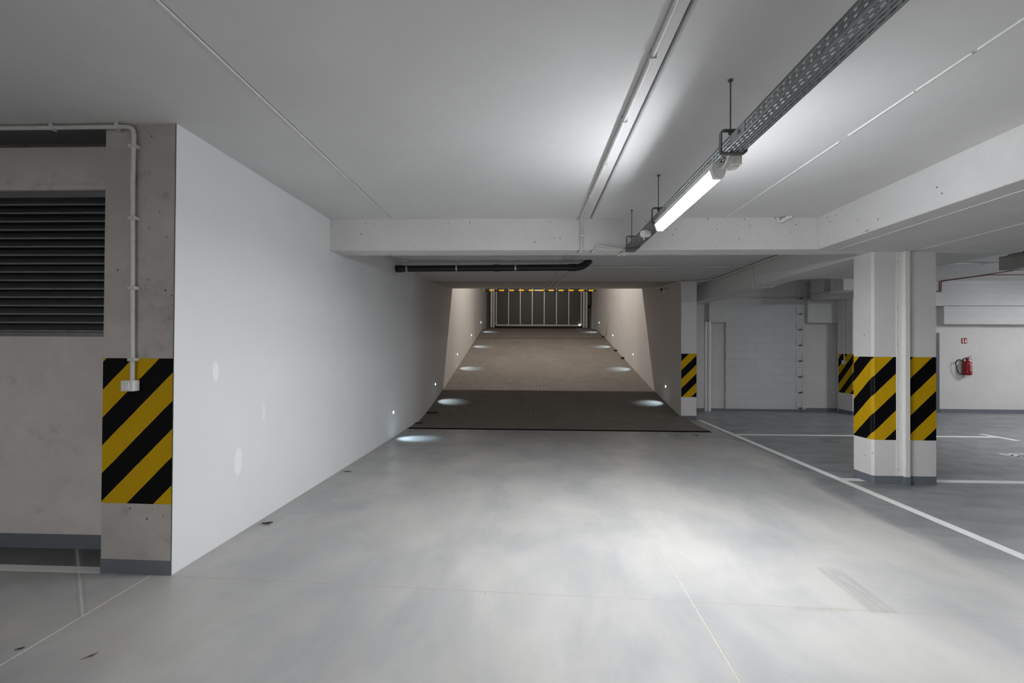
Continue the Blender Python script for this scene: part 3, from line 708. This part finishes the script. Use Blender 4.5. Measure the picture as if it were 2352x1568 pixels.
names = ['nearest on the white wall, above the drain', 'second from the drain on the left ramp wall', 'third from the drain on the left ramp wall', 'fourth from the drain on the left ramp wall', 'closest to the gate on the left ramp wall']
for (y, z), nm in zip(((7.985, .448), (11.57, .655), (15.13, 1.352), (18.73, 2.072), (22.39, 2.785)), names):
    step_light(WL if y > 8.5 else WL-.003, y, z, 1, 'small round step light '+nm)
names = ['next to the striped post on the right ramp wall', 'second from the striped post on the right ramp wall', 'third from the striped post on the right ramp wall', 'closest to the gate on the right ramp wall']
for (y, z), nm in zip(((11.62, .645), (15.2, 1.38), (18.85, 2.09), (22.45, 2.80)), names):
    step_light(wr(y), y, z, -1, 'small round step light '+nm)

# ------------------------------------------------------------------ gate, height bar, hall lamp, camera
GY = 25.3
t = thing('steel_gate', 'dark steel roller gate with bright ribs at the top of the ramp', 'gate', (.5, GY, 2.66))
MB().box(-1.78, 2.80, GY+.05, GY+.09, 2.70, 5.5).build('leaf', STEELD, t)
def vx(px): return -2.33+(px-1117)*.02343
for px in (1168, 1195, 1222.5, 1250, 1278, 1306): MB().box(vx(px)-.022, vx(px)+.022, GY+.02, GY+.06, 2.82, 5.5).build('rib', STEELL, t)
for px in (1139.5, 1334.5): MB().box(vx(px)-.03, vx(px)+.03, GY+.01, GY+.07, 2.76, 5.5).build('stile', STEELL, t)
MB().box(-1.83, 2.80, GY, GY+.07, 2.765, 2.835).build('bottom_rail', STEELL, t, bevel=.006)
for a, b_ in ((1126.5, 1131), (1132.5, 1136), (1338, 1342.5), (1344, 1348.5)): MB().box(vx(a), vx(b_), GY-.02, GY+.08, 2.67, 5.5).build('guide_rail', STEELL, t)
for a, b_ in ((1132, 1139), (1333, 1341)): MB().box(vx(a), vx(b_), GY-.05, GY-.02, 2.85, 2.89).build('bracket', STEELL, t)
t = thing('gate_motor', 'black gate motor box on the right of the steel gate', 'motor', (vx(1353), GY, 3.9))
MB().box(vx(1348.7)-.0, vx(1356.5), GY-.12, GY+.3, 3.87, 4.45).build('housing', BLACKP, t, bevel=.02)
m_ = MB(); m_.tube([(vx(1354), GY-.05, 4.42), (vx(1354.5), GY-.05, 4.75), (vx(1355.5), GY-.05, 5.0)], .05, 8); m_.build('hose', BLACKP, t)
MB().tube([(vx(1353), GY-.05, 3.9), (vx(1356), GY-.05, 3.6), (vx(1355), GY-.05, 3.5), (vx(1352), GY-.05, 3.35)], .012, 6).build('chain', BLACKP, t)
t = thing('dot', 'tiny bright photocell low on the right of the gate', 'sensor', (vx(1331), GY, 2.75))
MB().lathe([(.03, 0), (.03, -.03), (.02, -.04)], (vx(1331), GY-.01, 2.83), 12, 'y').build('lens', LED, t)  # small glowing disc in front of the gate
BY = 19.0
t = thing('height_bar', 'yellow and black striped height limit bar hung across the ramp', 'barrier bar', (.4, BY, 3.88))
x0, x1, per = -1.865, 2.665, .4
BARM, nt_, b_ = newmat('yellow and black bands'); N = NT(nt_)
fr = N.m('FRACT', N.m('DIVIDE', N.m('ADD', N.xyz(N.pos())[0], 9.837), .4))
N._set(b_.inputs['Base Color'], N.mix(N.m('LESS_THAN', fr, .5), (.75, .42, .02), (.010, .010, .012))); b_.inputs['Roughness'].default_value = .45
for a, c in ((x0, .20), (.41, x1)): MB().tube([(a, BY, 3.89), (c, BY, 3.89)], .036, 14).build('bar', BARM, t)
MB().tube([(.19, BY, 3.89), (.42, BY, 3.89)], .030, 14).build('sleeve', STEELL, t)
for x in (x0+.25, x1-.25): MB().tube([(x, BY, 3.93), (x, BY, 7.38)], .008, 6).build('chain', ZINC, t)
t = thing('hall_lamp', 'long lamp on the high ceiling above the ramp', 'lamp', (.5, 16.0, 7.3))
MB().box(-.2, 1.2, 15.9, 16.1, 7.28, 7.385).build('housing', PLASTIC, t)
MB().box(-.18, 1.18, 15.92, 16.08, 7.262, 7.282).build('diffuser', UNLIT, t)
ld = bpy.data.lights.new('hall_light', 'AREA'); ld.shape = 'RECTANGLE'; ld.size = 1.3; ld.size_y = .14; ld.energy = RAMP_W; ld.color = (1.0, .94, .87)
lo = bpy.data.objects.new('light', ld); COL.objects.link(lo); lo.parent = t; lo.location = (0, 0, -.05)
t = thing('security_camera', 'small white security camera with a black lens high on the right ramp wall', 'camera', (3.30, 11.55, 2.98))
yc, zc = 11.64, 3.01
MB().lathe([(.035, 0), (.035, -.02), (.02, -.03)], (wr(yc), yc, zc), 14, 'x').build('mount', PLASTIC, t)
MB().tube([(wr(yc)-.02, yc, zc), (wr(yc)-.07, yc-.02, zc), (wr(yc)-.09, yc-.05, zc-.005)], .014, 8).build('arm', PLASTIC, t)
MB().tube([(wr(yc)-.03, yc+.02, zc-.005), (wr(yc)-.13, yc-.05, zc-.008)], .040, 16).build('body', PLASTIC, t)
MB().tube([(wr(yc)-.1295, yc-.0497, zc-.008), (wr(yc)-.142, yc-.0585, zc-.009)], .032, 16).build('lens', BLACKP, t)

# ------------------------------------------------------------------ back wall things
EX, EY = 10.895, 12.12
t = thing('fire_extinguisher', 'red fire extinguisher hung on the pale wall at right', 'fire extinguisher', (EX, EY, .95))
body = MB().lathe([(.070, 0), (.090, .02), (.092, .05), (.092, .27), (.086, .31), (.060, .345), (.030, .36), (.026, .385)], (EX, EY, .945), 28).build('cylinder', RED, t)
mlab = MB()
def cyl_patch(m_, a0, a1, z0, z1, rr=.0932, n=10):
    for k in range(n):
        b0 = a0+(a1-a0)*k/n; b1 = a0+(a1-a0)*(k+1)/n
        m_.add([(EX+rr*math.cos(b0), EY+rr*math.sin(b0), z0), (EX+rr*math.cos(b1), EY+rr*math.sin(b1), z0), (EX+rr*math.cos(b1), EY+rr*math.sin(b1), z1), (EX+rr*math.cos(b0), EY+rr*math.sin(b0), z1)], [(0, 1, 2, 3)])
cyl_patch(mlab, -1.75, -.5, 1.205, 1.217)
for k in range(8):
    zt = 1.185-k*.018
    for j in range(3):
        a = -1.70+j*.42
        if random.random() < .85: cyl_patch(mlab, a, a+.25+.12*random.random(), zt-.006, zt, n=3)
mlab.build('print', LABELW, body)
m_ = MB(); cyl_patch(m_, -2.35, -2.22, 1.03, 1.045); m_.build('sticker', LABELW, body)
MB().lathe([(.03, .38), (.03, .41), (.02, .42)], (EX, EY, .945), 16).build('valve', BLACKP, t)
m_ = MB(); m_.extr([(EX-.06, 1.365), (EX+.02, 1.375), (EX+.105, 1.345), (EX+.105, 1.338), (EX+.02, 1.362), (EX-.06, 1.352)], 'y', EY-.012, EY+.012)
m_.v = [(a, b_, c) for a, b_, c in m_.v]; m_.build('handle', RED, t)
m_ = MB(); m_.extr([(EX-.05, 1.375), (EX+.02, 1.400), (EX+.095, 1.425), (EX+.097, 1.417), (EX+.02, 1.388), (EX-.05, 1.366)], 'y', EY-.012, EY+.012); m_.build('lever', RED, t)
MB().tube(rounded([(EX-.03, EY, 1.355), (EX-.10, EY-.02, 1.36), (EX-.13, EY-.03, 1.30), (EX-.20, EY+.02, 1.34), (EX-.26, EY+.03, 1.26), (EX-.23, EY+.02, 1.08), (EX-.19, EY+.02, .99), (EX-.10, EY, .97)], .08), .010, 8).build('hose', RUBBER, t)
MB().box(EX-.03, EX+.03, EY+.06, 12.222, 1.20, 1.30).build('wall_bracket', BLACKP, t)
t = thing('safety_sign', 'small red fire extinguisher sign on the wall above the extinguisher', 'sign', (10.907, 12.21, 1.73))
MB().box(10.842, 10.972, 12.212, 12.222, 1.735, 1.870).build('panel', RED, t)
m_ = MB()
def fl(pts, z0=None): m_.add([(a, 12.2105, b_) for a, b_ in pts], [tuple(range(len(pts)))])
fl([(10.858, 1.820), (10.872, 1.815), (10.893, 1.822), (10.889, 1.842), (10.876, 1.858), (10.874, 1.845), (10.864, 1.850)])      # flame
fl([(10.862, 1.752), (10.896, 1.752), (10.896, 1.796), (10.880, 1.806), (10.862, 1.796)])
fl([(10.930, 1.752), (10.957, 1.752), (10.957, 1.815), (10.950, 1.826), (10.937, 1.826), (10.930, 1.815)])                    # extinguisher
fl([(10.937, 1.829), (10.957, 1.829), (10.957, 1.836), (10.937, 1.836)]); fl([(10.920, 1.775), (10.925, 1.775), (10.935, 1.833), (10.928, 1.833)])
m_.build('pictogram', LABELW, t)
d = MB().box(9.30, 10.26, 12.16, 12.225, 0, 2.0).build('door_1', DOORG); struct(d, 'grey door partly hidden behind the white column')
dh = MB(); dh.box(9.38, 9.50, 12.13, 12.145, 1.0, 1.02); dh.box(9.38, 9.40, 12.13, 12.165, 1.0, 1.02); dh.build('door_handle', STEELL, d)
ords = ['lowest metal wall tie', 'second metal wall tie from the floor', 'third metal wall tie from the floor', 'fourth metal wall tie from the floor', 'fifth metal wall tie from the floor', 'sixth metal wall tie from the floor', 'seventh metal wall tie from the floor', 'topmost metal wall tie']
for k, nm in enumerate(ords):
    z = .075+k*.397
    t = thing('wall_tie', nm+' at the edge of the block panel', 'wall tie', (6.87, 12.17, z), 'wall ties of the block panel')
    m_ = MB(); m_.box(6.80, 6.92, 12.169, 12.175, z-.012, z+.012); m_.box(6.85, 6.90, 12.135, 12.175, z-.012, z+.018); m_.build('plate', HANG, t)
    m_ = MB(); m_.box(6.75, 6.757, 12.171, 12.175, z-.02, z+.20); m_.box(6.895, 6.90, 12.171, 12.175, z-.02, z+.20); m_.build('slot_edges', plain('joint grey', (.22, .22, .22), .8) if k == 0 else bpy.data.materials['joint grey'], t)

# ------------------------------------------------------------------ leaves and litter on the floor
def leaf(x, y, z, L, wd, rz_, label, mat=LEAF, curl=.3):
    m_ = MB(); n = 8; v = []
    for i in range(n+1):
        tt = i/n; hw = wd/2*math.sin(PI*min(1, tt*.96+.02))**.8*(1+.25*math.sin(9*tt+x*7)); zz = curl*L*.35*(tt-.5)**2*2
        for s_ in (-1, 0, 1):
            px, py = (tt-.5)*L, s_*hw
            v.append((x+px*math.cos(rz_)-py*math.sin(rz_), y+px*math.sin(rz_)+py*math.cos(rz_), z+.003+zz+(abs(s_))*curl*wd*.35))
    fs = []
    for i in range(n):
        for k in range(2): fs.append((i*3+k, i*3+k+1, i*3+4+k, i*3+3+k))
    m_.add(v, fs, True); a = v[1]; e = (x-math.cos(rz_)*(L*.5+L*.25), y-math.sin(rz_)*(L*.5+L*.25), z+.005)
    m_.tube([a, e], .0012, 5)
    return single(m_.build('fallen_leaf', mat, solid=.0008), label, 'leaf', 'dry leaves on the floor', 'thing')
leaf(-2.18, 2.285, 0, .055, .014, .9, 'orange brown dry leaf on the floor near the lower left corner', plain('orange leaf', (.20, .115, .06), .8, 0, .4))
leaf(-2.59, 2.322, 0, .030, .016, .6, 'small dark brown leaf beside the pale saw cut at left', LEAFD)
leaf(-2.285, 4.05, 0, .085, .045, .35, 'curled dark leaf at the foot of the white wall', LEAFD, .5)
leaf(-2.26, 5.80, 0, .10, .025, .1, 'thin dark leaf further along the white wall foot', LEAFD)
leaf(-2.24, 9.55, 0, .16, .10, .4, 'crumpled leaf in the corner behind the drain', LEAFD, .5)
leaf(-2.20, 10.62, rz(10.62)-.004, .26, .17, .1, 'large dark leaf on the paving by the left ramp wall', LEAFD, .25)
leaf(-2.19, 8.62, 0, .06, .025, .3, 'small leaf in the bright pool of the first step light', LEAFD)
leaf(-2.62, 2.205, 0, .012, .006, .2, 'tiny dark leaf scrap at the lower left edge', LEAFD)
for x, y, L, lb in ((wr(21)-.06, 21.0, .22, 'tuft of dead leaves by the right ramp wall nearest the gate'), (wr(18)-.06, 18.0, .20, 'tuft of dead leaves halfway up the right ramp wall'), (wr(16.7)-.05, 16.7, .22, 'tuft of dead leaves low on the right ramp edge')):
    leaf(x, y, rz(y)+.01, L, .14, 1.2, lb, LEAFD, .6)
leaf(3.30, 10.2, .004, .13, .07, .1, 'flat dark leaf on the paving before the striped post', LEAFD, .1)
leaf(3.02, 8.62, 0, .12, .05, .0, 'flat dark leaf beside the right end of the drain', LEAFD, .1)

for o in bpy.data.objects:
    if '_b' in o: del o['_b']
